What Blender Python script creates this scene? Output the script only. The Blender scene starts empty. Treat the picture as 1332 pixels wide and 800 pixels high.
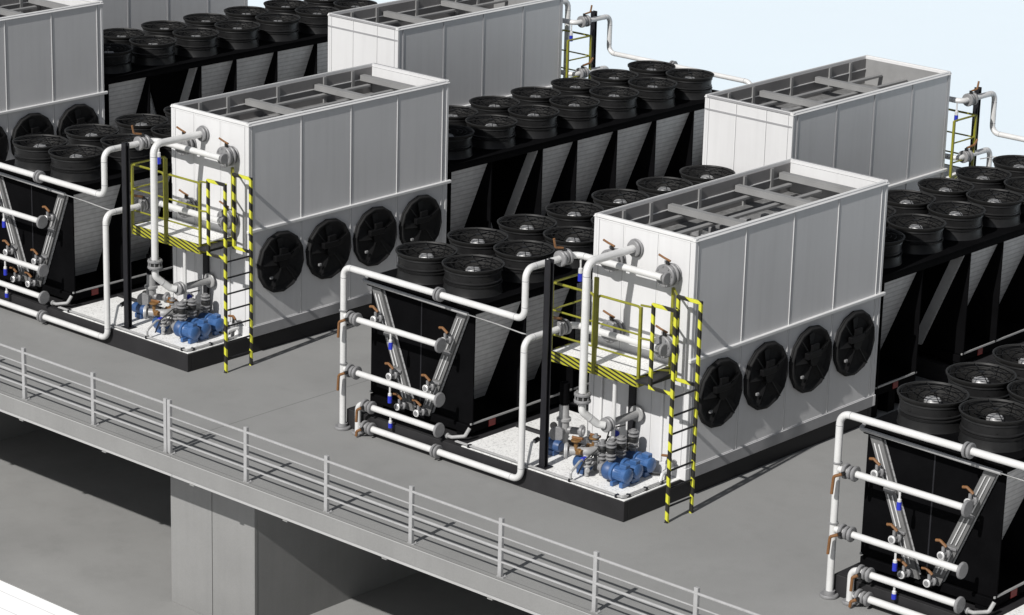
import bpy, bmesh, math, random
from mathutils import Vector, Matrix
random.seed(7)
PI = math.pi
sc = bpy.context.scene
COL = sc.collection

# ------------------------------------------------------------------ materials
def _n(nt, kind, **kw):
    n = nt.nodes.new(kind)
    for k, v in kw.items():
        setattr(n, k, v)
    return n

def mat(name, col, rough=.5, metal=0., var=.12, scale=3., bump=0., fine=0., spec=.5, coat=0., streak=0.):
    """painted / metal surface with slow mottling, optional fine grain, run-off streaks and bump"""
    m = bpy.data.materials.new(name); m.use_nodes = True
    nt = m.node_tree; nt.nodes.clear(); L = nt.links.new
    out = _n(nt, 'ShaderNodeOutputMaterial'); p = _n(nt, 'ShaderNodeBsdfPrincipled')
    L(p.outputs[0], out.inputs[0])
    p.inputs['Metallic'].default_value = metal
    p.inputs['Specular IOR Level'].default_value = spec
    p.inputs['Coat Weight'].default_value = coat
    tc = _n(nt, 'ShaderNodeTexCoord'); geo = _n(nt, 'ShaderNodeNewGeometry')
    no = _n(nt, 'ShaderNodeTexNoise'); no.inputs['Scale'].default_value = scale; no.inputs['Detail'].default_value = 5
    no.inputs['Roughness'].default_value = .6
    L(geo.outputs['Position'], no.inputs['Vector'])
    mr = _n(nt, 'ShaderNodeMapRange'); mr.inputs['From Min'].default_value = .3; mr.inputs['From Max'].default_value = .7
    mr.inputs['To Min'].default_value = 1 - var; mr.inputs['To Max'].default_value = 1 + var * .6
    L(no.outputs['Fac'], mr.inputs['Value'])
    val = mr.outputs[0]
    if fine:
        n2 = _n(nt, 'ShaderNodeTexNoise'); n2.inputs['Scale'].default_value = 60; n2.inputs['Detail'].default_value = 3
        L(geo.outputs['Position'], n2.inputs['Vector'])
        m2 = _n(nt, 'ShaderNodeMapRange'); m2.inputs['From Min'].default_value = .3; m2.inputs['From Max'].default_value = .7
        m2.inputs['To Min'].default_value = 1 - fine; m2.inputs['To Max'].default_value = 1 + fine * .7
        L(n2.outputs['Fac'], m2.inputs['Value'])
        mm = _n(nt, 'ShaderNodeMath', operation='MULTIPLY'); L(val, mm.inputs[0]); L(m2.outputs[0], mm.inputs[1]); val = mm.outputs[0]
    if streak:
        mp = _n(nt, 'ShaderNodeMapping'); mp.inputs['Scale'].default_value = (9, 9, .45)
        L(geo.outputs['Position'], mp.inputs['Vector'])
        n3 = _n(nt, 'ShaderNodeTexNoise'); n3.inputs['Scale'].default_value = 1.; n3.inputs['Detail'].default_value = 4
        L(mp.outputs[0], n3.inputs['Vector'])
        m3 = _n(nt, 'ShaderNodeMapRange'); m3.inputs['From Min'].default_value = .45; m3.inputs['From Max'].default_value = .75
        m3.inputs['To Min'].default_value = 1; m3.inputs['To Max'].default_value = 1 - streak
        L(n3.outputs['Fac'], m3.inputs['Value'])
        mm = _n(nt, 'ShaderNodeMath', operation='MULTIPLY'); L(val, mm.inputs[0]); L(m3.outputs[0], mm.inputs[1]); val = mm.outputs[0]
    mix = _n(nt, 'ShaderNodeVectorMath', operation='SCALE'); mix.inputs[0].default_value = col
    L(val, mix.inputs['Scale']); L(mix.outputs[0], p.inputs['Base Color'])
    r = _n(nt, 'ShaderNodeMapRange'); r.inputs['To Min'].default_value = max(.05, rough - .08); r.inputs['To Max'].default_value = min(1, rough + .1)
    L(no.outputs['Fac'], r.inputs['Value']); L(r.outputs[0], p.inputs['Roughness'])
    if bump:
        b = _n(nt, 'ShaderNodeBump'); b.inputs['Strength'].default_value = bump; b.inputs['Distance'].default_value = .01
        nb = _n(nt, 'ShaderNodeTexNoise'); nb.inputs['Scale'].default_value = 45; nb.inputs['Detail'].default_value = 4
        L(geo.outputs['Position'], nb.inputs['Vector']); L(nb.outputs['Fac'], b.inputs['Height']); L(b.outputs[0], p.inputs['Normal'])
    m['P'] = p.name
    return m

def band_mat(name, ca, cb, vec, period, duty=.5, rough=.45, wob=0., soft=.02):
    """two colours alternating along a direction in object space (hazard tape, louvres)"""
    m = bpy.data.materials.new(name); m.use_nodes = True
    nt = m.node_tree; nt.nodes.clear(); L = nt.links.new
    out = _n(nt, 'ShaderNodeOutputMaterial'); p = _n(nt, 'ShaderNodeBsdfPrincipled'); L(p.outputs[0], out.inputs[0])
    tc = _n(nt, 'ShaderNodeTexCoord')
    d = _n(nt, 'ShaderNodeVectorMath', operation='DOT_PRODUCT'); d.inputs[1].default_value = [v / period for v in vec]
    L(tc.outputs['Object'], d.inputs[0])
    f = _n(nt, 'ShaderNodeMath', operation='FRACT'); L(d.outputs['Value'], f.inputs[0])
    r = _n(nt, 'ShaderNodeMapRange'); r.inputs['From Min'].default_value = duty - soft; r.inputs['From Max'].default_value = duty + soft
    L(f.outputs[0], r.inputs['Value'])
    no = _n(nt, 'ShaderNodeTexNoise'); no.inputs['Scale'].default_value = 9; no.inputs['Detail'].default_value = 5
    L(tc.outputs['Object'], no.inputs['Vector'])
    mx = _n(nt, 'ShaderNodeMix', data_type='RGBA'); mx.inputs['A'].default_value = (*ca, 1); mx.inputs['B'].default_value = (*cb, 1)
    L(r.outputs[0], mx.inputs['Factor'])
    mr = _n(nt, 'ShaderNodeMapRange'); mr.inputs['To Min'].default_value = .7; mr.inputs['To Max'].default_value = 1.15
    L(no.outputs['Fac'], mr.inputs['Value'])
    s = _n(nt, 'ShaderNodeVectorMath', operation='SCALE'); L(mx.outputs['Result'], s.inputs[0]); L(mr.outputs[0], s.inputs['Scale'])
    L(s.outputs[0], p.inputs['Base Color']); p.inputs['Roughness'].default_value = rough
    return m

def joint_mat(name, col, joints, var=.12, rough=.85, fine=.1, jcol=.45, stain=.0):
    """concrete with thin joints: joints = [(axis, period, offset, width)] in world metres"""
    m = mat(name, col, rough, 0, var, .35, .25, fine, .3)
    nt = m.node_tree; L = nt.links.new; p = nt.nodes[m['P']]
    src = p.inputs['Base Color'].links[0].from_socket
    geo = _n(nt, 'ShaderNodeNewGeometry'); sx = _n(nt, 'ShaderNodeSeparateXYZ'); L(geo.outputs['Position'], sx.inputs[0])
    if stain:
        no = _n(nt, 'ShaderNodeTexNoise'); no.inputs['Scale'].default_value = 1.3; no.inputs['Detail'].default_value = 8; no.inputs['Roughness'].default_value = .7
        L(geo.outputs['Position'], no.inputs['Vector'])
        mr = _n(nt, 'ShaderNodeMapRange'); mr.inputs['From Min'].default_value = .5; mr.inputs['From Max'].default_value = .72
        mr.inputs['To Min'].default_value = 1; mr.inputs['To Max'].default_value = 1 - stain
        L(no.outputs['Fac'], mr.inputs['Value'])
        s = _n(nt, 'ShaderNodeVectorMath', operation='SCALE'); L(src, s.inputs[0]); L(mr.outputs[0], s.inputs['Scale']); src = s.outputs[0]
    for ax, per, off, w in joints:
        a = _n(nt, 'ShaderNodeMath', operation='SUBTRACT'); L(sx.outputs['XYZ'.index(ax)], a.inputs[0]); a.inputs[1].default_value = off
        b = _n(nt, 'ShaderNodeMath', operation='DIVIDE'); L(a.outputs[0], b.inputs[0]); b.inputs[1].default_value = per
        c = _n(nt, 'ShaderNodeMath', operation='FRACT'); L(b.outputs[0], c.inputs[0])
        d = _n(nt, 'ShaderNodeMath', operation='LESS_THAN'); L(c.outputs[0], d.inputs[0]); d.inputs[1].default_value = w / per
        mx = _n(nt, 'ShaderNodeMix', data_type='RGBA'); L(d.outputs[0], mx.inputs['Factor']); L(src, mx.inputs['A'])
        mx.inputs['B'].default_value = (col[0] * jcol, col[1] * jcol, col[2] * jcol, 1)
        src = mx.outputs['Result']
    L(src, p.inputs['Base Color'])
    return m

M = {}
M['cab'] = mat('cabinet_paint', (.62, .62, .625), .42, 0, .035, .8, 0, .0, .5, 0, .05)
M['trim'] = mat('cabinet_trim', (.66, .66, .66), .38, 0, .04, 2)
M['seam'] = mat('cabinet_seam', (.30, .30, .31), .5, 0, .1, 3)
M['galv'] = mat('galvanised_steel', (.36, .36, .36), .45, .15, .15, 6, 0, .08)
M['pipe'] = mat('pipe_cladding', (.66, .66, .655), .33, .12, .06, 5, 0, .03)
M['flange'] = mat('flange_steel', (.23, .23, .235), .45, .1, .15, 14, 0, .1)
M['bright'] = mat('bright_steel', (.74, .74, .74), .3, .3, .08, 9)
M['black'] = mat('black_paint', (.004, .004, .0045), .7, 0, .3, 2, 0, .1, .02)
M['post'] = mat('black_steel_section', (.016, .016, .019), .4, 0, .2, 3, spec=.3)
M['fan'] = mat('fan_plastic', (.014, .014, .0145), .36, 0, .25, 4, 0, .1, .3)
M['guard'] = mat('fan_wire', (.006, .006, .0065), .45, 0, .1, 4, spec=.15)
M['fring'] = mat('fan_rim', (.019, .0188, .0185), .5, 0, .2, 4, spec=.2)
M['wfan'] = mat('wall_fan_plastic', (.012, .012, .0125), .75, 0, .2, 4, spec=.25)
M['blade'] = mat('fan_blade', (.010, .010, .0105), .3, 0, .2, 4, spec=.4)
M['alu'] = mat('cast_aluminium', (.55, .55, .55), .35, .5, .15, 12)
M['head'] = mat('header_plate', (.16, .16, .16), .5, .1, .12, 5, 0, .06)
M['cend'] = mat('coil_end_plate', (.5, .5, .5), .5, 0, .12, 5)
M['louv'] = band_mat('coil_louvres', (.70, .70, .705), (.52, .52, .522), (0, 0, 1), .105, .78, .5, soft=.05)
M['skid'] = mat('skid_paint', (.024, .0235, .025), .5, 0, .2, 2, .1, .06, .2)
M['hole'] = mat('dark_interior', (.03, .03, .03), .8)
M['inner'] = mat('inner_sheet', (.25, .25, .25), .55, .1, .12, 2)
M['well'] = mat('well_lining', (.19, .185, .185), .6, .1, .12, 2)
M['wellfloor'] = mat('well_floor', (.2, .2, .2), .6, .1, .35, 9, 0, .2)
M['yel'] = mat('yellow_paint', (.22, .215, .02), .45, 0, .18, 9)
M['tape'] = band_mat('hazard_tape', (.60, .60, .045), (.022, .021, .016), (.55, .75, 1), .285, .5)
M['kick'] = band_mat('hazard_kick_plate', (.40, .39, .03), (.022, .021, .015), (.28, .28, 1), .066, .52)
M['blue'] = mat('pump_blue', (.042, .11, .27), .38, 0, .15, 8, 0, .05, .5, .1)
M['dblue'] = mat('pump_dark_blue', (.03, .075, .19), .45, 0, .2, 10)
M['tag'] = mat('blue_cap', (.02, .035, .42), .4)
M['oran'] = mat('orange_handle', (.19, .09, .034), .45, 0, .2, 20)
M['brass'] = mat('brown_brass', (.23, .125, .045), .42, .25, .3, 18)
M['red'] = mat('red_label', (.17, .012, .011), .5)
M['rub'] = mat('black_rubber', (.012, .012, .012), .6)
M['rail'] = mat('railing_galvanised', (.38, .38, .383), .45, .2, .1, 8)
M['deck'] = joint_mat('roof_concrete', (.246, .247, .244), [('X', 30., -7.51, .018), ('Y', 30., -2.955, .014)], .10, .85, .07, .55, .07)
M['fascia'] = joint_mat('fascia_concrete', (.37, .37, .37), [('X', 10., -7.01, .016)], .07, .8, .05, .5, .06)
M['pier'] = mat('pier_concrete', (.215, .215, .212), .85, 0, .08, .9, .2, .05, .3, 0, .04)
M['slab'] = joint_mat('yard_concrete', (.265, .265, .26), [], .14, .88, .08, .5, .08)
M['pave'] = joint_mat('white_paving', (.93, .94, .95), [('Y', .455, -3.6, .022)], .03, .8, .02, .72)
M['ground'] = mat('sky_toned_ground', (.72, .81, .875), .9, 0, .035, .02, 0, 0, .1)  # pale sky colour put into the ground that shows behind the roof

# floor plate: white with dark speckle
m = mat('speckled_floor', (.80, .80, .79), .6, 0, .05, 3)
nt = m.node_tree; p = nt.nodes[m['P']]
src = p.inputs['Base Color'].links[0].from_socket
g = _n(nt, 'ShaderNodeNewGeometry'); v = _n(nt, 'ShaderNodeTexNoise'); v.inputs['Scale'].default_value = 34; v.inputs['Detail'].default_value = 3
nt.links.new(g.outputs['Position'], v.inputs['Vector'])
r = _n(nt, 'ShaderNodeMapRange'); r.inputs['From Min'].default_value = .32; r.inputs['From Max'].default_value = .5; r.inputs['To Min'].default_value = .66
nt.links.new(v.outputs['Fac'], r.inputs['Value'])
s = _n(nt, 'ShaderNodeVectorMath', operation='SCALE'); nt.links.new(src, s.inputs[0]); nt.links.new(r.outputs[0], s.inputs['Scale'])
nt.links.new(s.outputs[0], p.inputs['Base Color'])
M['floor'] = m

# ------------------------------------------------------------------ mesh builder
class MB:
    def __init__(self, *mats):
        self.bm = bmesh.new(); self.mats = list(mats); self.cur = 0
    def use(self, key):
        if key not in self.mats: self.mats.append(key)
        self.cur = self.mats.index(key); return self
    def _tagnew(self, n0):
        self.bm.faces.ensure_lookup_table()
        for f in self.bm.faces[n0:]: f.material_index = self.cur
    def quad(self, *pts):
        n0 = len(self.bm.faces)
        self.bm.faces.new([self.bm.verts.new(p) for p in pts]); self._tagnew(n0); return self
    def box(self, x0, x1, y0, y1, z0, z1, bev=0.):
        n0 = len(self.bm.faces)
        if x0 > x1: x0, x1 = x1, x0
        if y0 > y1: y0, y1 = y1, y0
        if z0 > z1: z0, z1 = z1, z0
        vs = [self.bm.verts.new((x, y, z)) for z in (z0, z1) for y in (y0, y1) for x in (x0, x1)]
        fs = [self.bm.faces.new([vs[i] for i in q]) for q in ((0, 2, 3, 1), (4, 5, 7, 6), (0, 1, 5, 4), (2, 6, 7, 3), (0, 4, 6, 2), (1, 3, 7, 5))]
        if bev:
            es = list({e for f in fs for e in f.edges})
            bmesh.ops.bevel(self.bm, geom=es, offset=bev, segments=1, affect='EDGES')
        self._tagnew(n0); return self
    def prism(self, pts, axis, a, b):
        """polygon (two coords) extruded along axis from a to b"""
        def P(u, v, w):
            return {'x': (w, u, v), 'y': (u, w, v), 'z': (u, v, w)}[axis]
        n0 = len(self.bm.faces)
        A = [self.bm.verts.new(P(u, v, a)) for u, v in pts]; B = [self.bm.verts.new(P(u, v, b)) for u, v in pts]
        n = len(pts)
        fs = [self.bm.faces.new(A), self.bm.faces.new(B[::-1])]
        for i in range(n):
            fs.append(self.bm.faces.new((A[i], B[i], B[(i + 1) % n], A[(i + 1) % n])))
        bmesh.ops.recalc_face_normals(self.bm, faces=fs)
        self._tagnew(n0); return self
    def lathe(self, c, axis, prof, seg=20, close=False):
        """profile [(along, radius)] turned about axis through c"""
        n0 = len(self.bm.faces); c = Vector(c)
        ax = Vector(axis).normalized()
        u = ax.orthogonal().normalized(); w = ax.cross(u)
        rings = []
        for t, r in prof:
            if r < 1e-6: rings.append([self.bm.verts.new(c + ax * t)])
            else:
                rings.append([self.bm.verts.new(c + ax * t + (u * math.cos(2 * PI * i / seg) + w * math.sin(2 * PI * i / seg)) * r) for i in range(seg)])
        fs = []
        for A, B in zip(rings, rings[1:]):
            for i in range(seg):
                j = (i + 1) % seg
                q = [A[i % len(A)], A[j % len(A)], B[j % len(B)], B[i % len(B)]]
                q = list(dict.fromkeys(q))
                if len(q) > 2: fs.append(self.bm.faces.new(q))
        bmesh.ops.recalc_face_normals(self.bm, faces=fs)
        self._tagnew(n0); return self
    def cyl(self, a, b, r, seg=14, r2=None):
        a = Vector(a); b = Vector(b); L_ = (b - a).length
        return self.lathe(a, b - a, [(0, 0), (0, r), (L_, r if r2 is None else r2), (L_, 0)], seg)
    def disc(self, c, axis, r, t, seg=24):
        ch = min(t * .25, .012)
        return self.lathe(c, axis, [(-t / 2, 0), (-t / 2, r - ch), (-t / 2 + ch, r), (t / 2 - ch, r), (t / 2, r - ch), (t / 2, 0)], seg)
    def tube(self, path, r, bend=0., seg=14, bs=6, caps=True):
        P = [Vector(p) for p in path]
        pts = [P[0]]
        for i in range(1, len(P) - 1):
            d0 = (P[i - 1] - P[i]); d1 = (P[i + 1] - P[i])
            l0, l1 = d0.length, d1.length; d0.normalize(); d1.normalize()
            ang = d0.angle(d1); t = min(bend / max(math.tan(ang / 2), 1e-4), l0 * .49, l1 * .49)
            if bend <= 0 or ang > PI - .02: pts.append(P[i]); continue
            a = P[i] + d0 * t; b = P[i] + d1 * t
            R = t * math.tan(ang / 2); bis = (d0 + d1).normalized(); cen = P[i] + bis * (R / math.sin(ang / 2))
            va = a - cen; tot = PI - ang; ax = va.cross(b - cen).normalized()
            for k in range(bs + 1):
                pts.append(cen + Matrix.Rotation(tot * k / bs, 3, ax) @ va)
        pts.append(P[-1])
        n0 = len(self.bm.faces); rings = []; u = None
        for i, p in enumerate(pts):
            if i == 0: t = pts[1] - pts[0]
            elif i == len(pts) - 1: t = pts[-1] - pts[-2]
            else: t = (pts[i + 1] - p).normalized() + (p - pts[i - 1]).normalized()
            t.normalize()
            if u is None: u = t.orthogonal().normalized()
            else: u = (u - t * u.dot(t)).normalized()
            w = t.cross(u)
            rr = r
            if 0 < i < len(pts) - 1 and bend <= 0:
                h = (pts[i + 1] - p).normalized().dot((p - pts[i - 1]).normalized())
                rr = r / max(.5, math.sqrt((1 + h) / 2))
            rings.append([self.bm.verts.new(p + (u * math.cos(2 * PI * k / seg) + w * math.sin(2 * PI * k / seg)) * rr) for k in range(seg)])
        fs = []
        for A, B in zip(rings, rings[1:]):
            for k in range(seg): fs.append(self.bm.faces.new((A[k], A[(k + 1) % seg], B[(k + 1) % seg], B[k])))
        if caps: fs.append(self.bm.faces.new(rings[0][::-1])); fs.append(self.bm.faces.new(rings[-1]))
        bmesh.ops.recalc_face_normals(self.bm, faces=fs)
        self._tagnew(n0); return self
    def build(self, name, parent=None, angle=35):
        me = bpy.data.meshes.new(name)
        base = Vector(parent['_w']) if parent is not None else Vector((0, 0, 0))
        bmesh.ops.translate(self.bm, verts=self.bm.verts, vec=-base)
        self.bm.to_mesh(me); self.bm.free()
        for k in self.mats: me.materials.append(M[k])
        me.polygons.foreach_set('use_smooth', [True] * len(me.polygons))
        me.set_sharp_from_angle(angle=math.radians(angle))
        o = bpy.data.objects.new(name, me); COL.objects.link(o)
        if parent is not None: o.parent = parent
        o['_w'] = tuple(base)
        return o

def thing(name, loc):
    o = bpy.data.objects.new(name, None); COL.objects.link(o)
    o.location = loc; o['_w'] = tuple(loc); o.empty_display_size = .2
    return o

KIDS = {}
def children(o): return [c for c in bpy.data.objects if c.parent == o]
def copy_tree(o, parent=None):
    c = o.copy(); COL.objects.link(c)
    if parent is not None: c.parent = parent
    for ch in KIDS.get(o.name, []): copy_tree(ch, c)
    return c
def index_kids():
    KIDS.clear()
    for o in bpy.data.objects:
        if o.parent: KIDS.setdefault(o.parent.name, []).append(o)
PITCH = 10.
def place(o, unit):
    row, k = unit[0], int(unit[1:])
    x, y, z = o['_w']
    if row == 'F':
        o.location = (x + PITCH * (k - 2), y, z); o.rotation_euler = (0, 0, 0)
    else:
        o.location = (PITCH * (k - 2) - 5.88 - x, 15.84 - y, z); o.rotation_euler = (0, 0, PI)
def tag(o, label, cat, group=None):
    o['label'] = label; o['category'] = cat
    if group: o['group'] = group
    return o
def structure(o): o['kind'] = 'structure'; return o

PROTO = []   # (root, {unit: label}, category, group)

# ------------------------------------------------------------------ setting
b = MB('ground'); b.quad((-4000, -4000, -3.42), (4000, -4000, -3.42), (4000, 4000, -3.42), (-4000, 4000, -3.42)); structure(b.build('ground'))
b = MB('slab'); b.box(-70, 40, -3.28, 17.3, -3.6, -3.35); structure(b.build('yard_and_added_slab'))
b = MB('slab'); b.box(-90, 90, -160, -9.002, -3.6, -3.352); b.box(40.002, 90, -9, 60, -3.6, -3.352); structure(b.build('yard_and_added_slab'))  # grey slabs out of view, added to cut bounce from the pale ground
b = MB('pave'); b.box(-70, 40, -9.0, -3.30, -3.6, -3.352); structure(b.build('pavement'))
b = MB('deck')
b.box(-60, 30, -3.0, 17.4, -.30, 0)
structure(b.build('roof_deck'))
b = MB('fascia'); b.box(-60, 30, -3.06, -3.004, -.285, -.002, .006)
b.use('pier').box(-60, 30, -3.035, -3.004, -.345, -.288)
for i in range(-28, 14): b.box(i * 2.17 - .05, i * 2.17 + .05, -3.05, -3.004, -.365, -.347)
structure(b.build('roof_edge'))

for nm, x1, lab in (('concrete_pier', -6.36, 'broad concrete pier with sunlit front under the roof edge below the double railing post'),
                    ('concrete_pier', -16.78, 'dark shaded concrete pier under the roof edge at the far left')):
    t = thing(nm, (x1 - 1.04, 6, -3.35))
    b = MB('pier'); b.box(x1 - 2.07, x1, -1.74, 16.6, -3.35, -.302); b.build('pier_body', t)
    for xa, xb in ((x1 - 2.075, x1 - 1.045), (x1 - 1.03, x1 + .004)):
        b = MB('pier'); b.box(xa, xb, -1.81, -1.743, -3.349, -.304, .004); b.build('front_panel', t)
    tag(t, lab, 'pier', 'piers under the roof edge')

# ------------------------------------------------------------------ guard railing along the roof edge
def railing(x0, n, s, label):
    y = -2.95
    t = thing('guard_railing', (x0 + n * s / 2, y, 0))
    for i in range(n + 1):
        x = x0 + i * s
        b = MB('rail'); b.box(x - .035, x + .035, y - .03, y + .03, .012, .93, .006)
        b.box(x - .06, x + .075, y - .02, y + .075, 0, .012)
        b.cyl((x + .05, y + .05, .012), (x + .05, y + .05, .03), .014, 6)
        b.build('post', t)
    for z, r in ((.845, .021), (.64, .012), (.45, .021), (.245, .016)):
        b = MB('rail'); b.tube([(x0, y - .012, z), (x0 + n * s, y - .012, z)], r, 0, 10); b.build('rail', t)
    tag(t, label, 'railing', 'railings along the roof edge')
S = 1.8115
railing(-10.805 + 2 * S + .045, 8, S, 'galvanised four bar railing running from the double post to the lower right corner')
railing(-10.805 + 2 * S - .045 - 6 * S, 6, S, 'galvanised four bar railing left of the double post along the roof edge')

# ------------------------------------------------------------------ skid
def make_skid():
    t = thing('equipment_skid', (-3, 3.3, 0))
    X0, X1, Y1, H = -6.04, 0., 6.6, .33
    b = MB('skid')
    b.box(X0, X1, 0, .1, 0, H, .008); b.box(X0, X1, Y1 - .1, Y1, 0, H, .008)
    b.box(X0, X0 + .1, .102, Y1 - .102, 0, H, .008); b.box(X1 - .1, X1, .102, Y1 - .102, 0, H, .008)
    for x in (-4.5, -3.0, -1.5): b.box(x - .05, x + .05, .102, Y1 - .102, .05, H - .03)
    b.build('skid_frame', t)
    b = MB('floor'); b.box(-3.45, X1 - .02, .03, 2.6, H + .001, H + .012)
    b.build('floor_plate', t)
    b = MB('skid'); b.box(X0 + .02, -3.452, .03, Y1 - .03, H + .001, H + .01); b.build('cover_plate', t)
    b = MB('skid'); b.box(-3.44, -1.55, 1.33, 1.39, H + .013, H + .07, .004); b.build('floor_beam', t)
    # conduits on the floor along the edges, with little saddles
    z = H + .045
    for off, r in ((.05, .014), (.085, .012)):
        b = MB('galv'); b.tube([(-3.6, off, z), (-off - .02, off, z), (-off - .02, 1.2, z)], r, .05, 8); b.build('conduit', t)
    for x in (-3.3, -2.2, -1.15, -.2): b = MB('post'); b.box(x - .02, x + .02, .03, .1, H + .013, z + .02); b.build('conduit_clip', t)
    for y in (.2, .62, 1.0): b = MB('post'); b.box(-.115, -.05, y - .02, y + .02, H + .013, z + .02); b.build('conduit_clip', t)
    b = MB('galv'); b.tube([(-1.15, .07, z), (-1.15, .07, z + .12), (-1.16, .28, z + .24), (-1.18, .42, z + .25)], .02, .05, 8)
    b.use('tag').cyl((-1.18, .37, z + .25), (-1.18, .45, z + .25), .035, 10); b.build('drain_pipe', t)
    b = MB('bright'); b.tube([(-2.3, .09, z), (-2.06, .09, z), (-2.06, .09, z + .06), (-2.09, .2, z + .34), (-2.09, .32, z + .34)], .022, .04, 8)
    b.use('rub').cyl((-2.09, .27, z + .34), (-2.09, .36, z + .36), .04, 10); b.build('drain_pipe', t)
    return t

# ------------------------------------------------------------------ cabinet
BX0, BX1, BY0, BY1, BZ0, BZ1 = -1.97, .07, 1.41, 6.56, .33, 4.29
SEAM_Y = (2.715, 3.975, 5.19)
SEAM_X = (-1.36, -.665)
def wall_fan(t, yc, zc):
    x = BX1
    n = 14
    b = MB('wfan')
    b.lathe((x, yc, zc), (1, 0, 0), [(.0, .575), (.035, .575), (.04, .56), (.07, .545), (.074, .53), (.055, .5), (.02, .44), (.012, 0)], n)
    f = b.build('wall_fan', t, 25)
    b = MB('guard')
    b.cyl((x + .015, yc, zc + .02), (x + .11, yc, zc + .02), .12, 12)
    b.box(x + .05, x + .13, yc - .22, yc + .16, zc + .05, zc + .16, .01)
    b.box(x + .06, x + .11, yc - .08, yc + .12, zc + .1, zc + .27, .01)
    b.build('motor', f)
    b = MB('wfan')
    for k in range(5):
        a = 2 * PI * k / 5 + .4
        u = Vector((0, math.cos(a), math.sin(a))); w = Vector((0, -math.sin(a), math.cos(a)))
        pts = [(.11, -.05), (.46, -.16), (.47, .1), (.12, .06)]
        c = Vector((x + .045, yc, zc))
        q = [c + u * r + w * s + Vector((.03 * (1 if s > 0 else -1), 0, 0)) for r, s in pts]
        b.quad(*q); b.quad(*[p_ - Vector((.006, 0, 0)) for p_ in q[::-1]])
    b.build('impeller', f)
    b = MB('guard')
    for a in (.5, 2.3, 4.2, 5.4):
        b.tube([(x + .08, yc + .1 * math.cos(a), zc + .1 * math.sin(a)), (x + .08, yc + .525 * math.cos(a), zc + .525 * math.sin(a))], .011, 0, 6)
    b.build('strut', f)
    b = MB('flange'); b.box(x + .06, x + .1, yc - .32, yc - .25, zc - .26, zc - .21, .01)  # small grey box standing in for a glint inside the fan
    b.build('glint_box', f)

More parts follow.
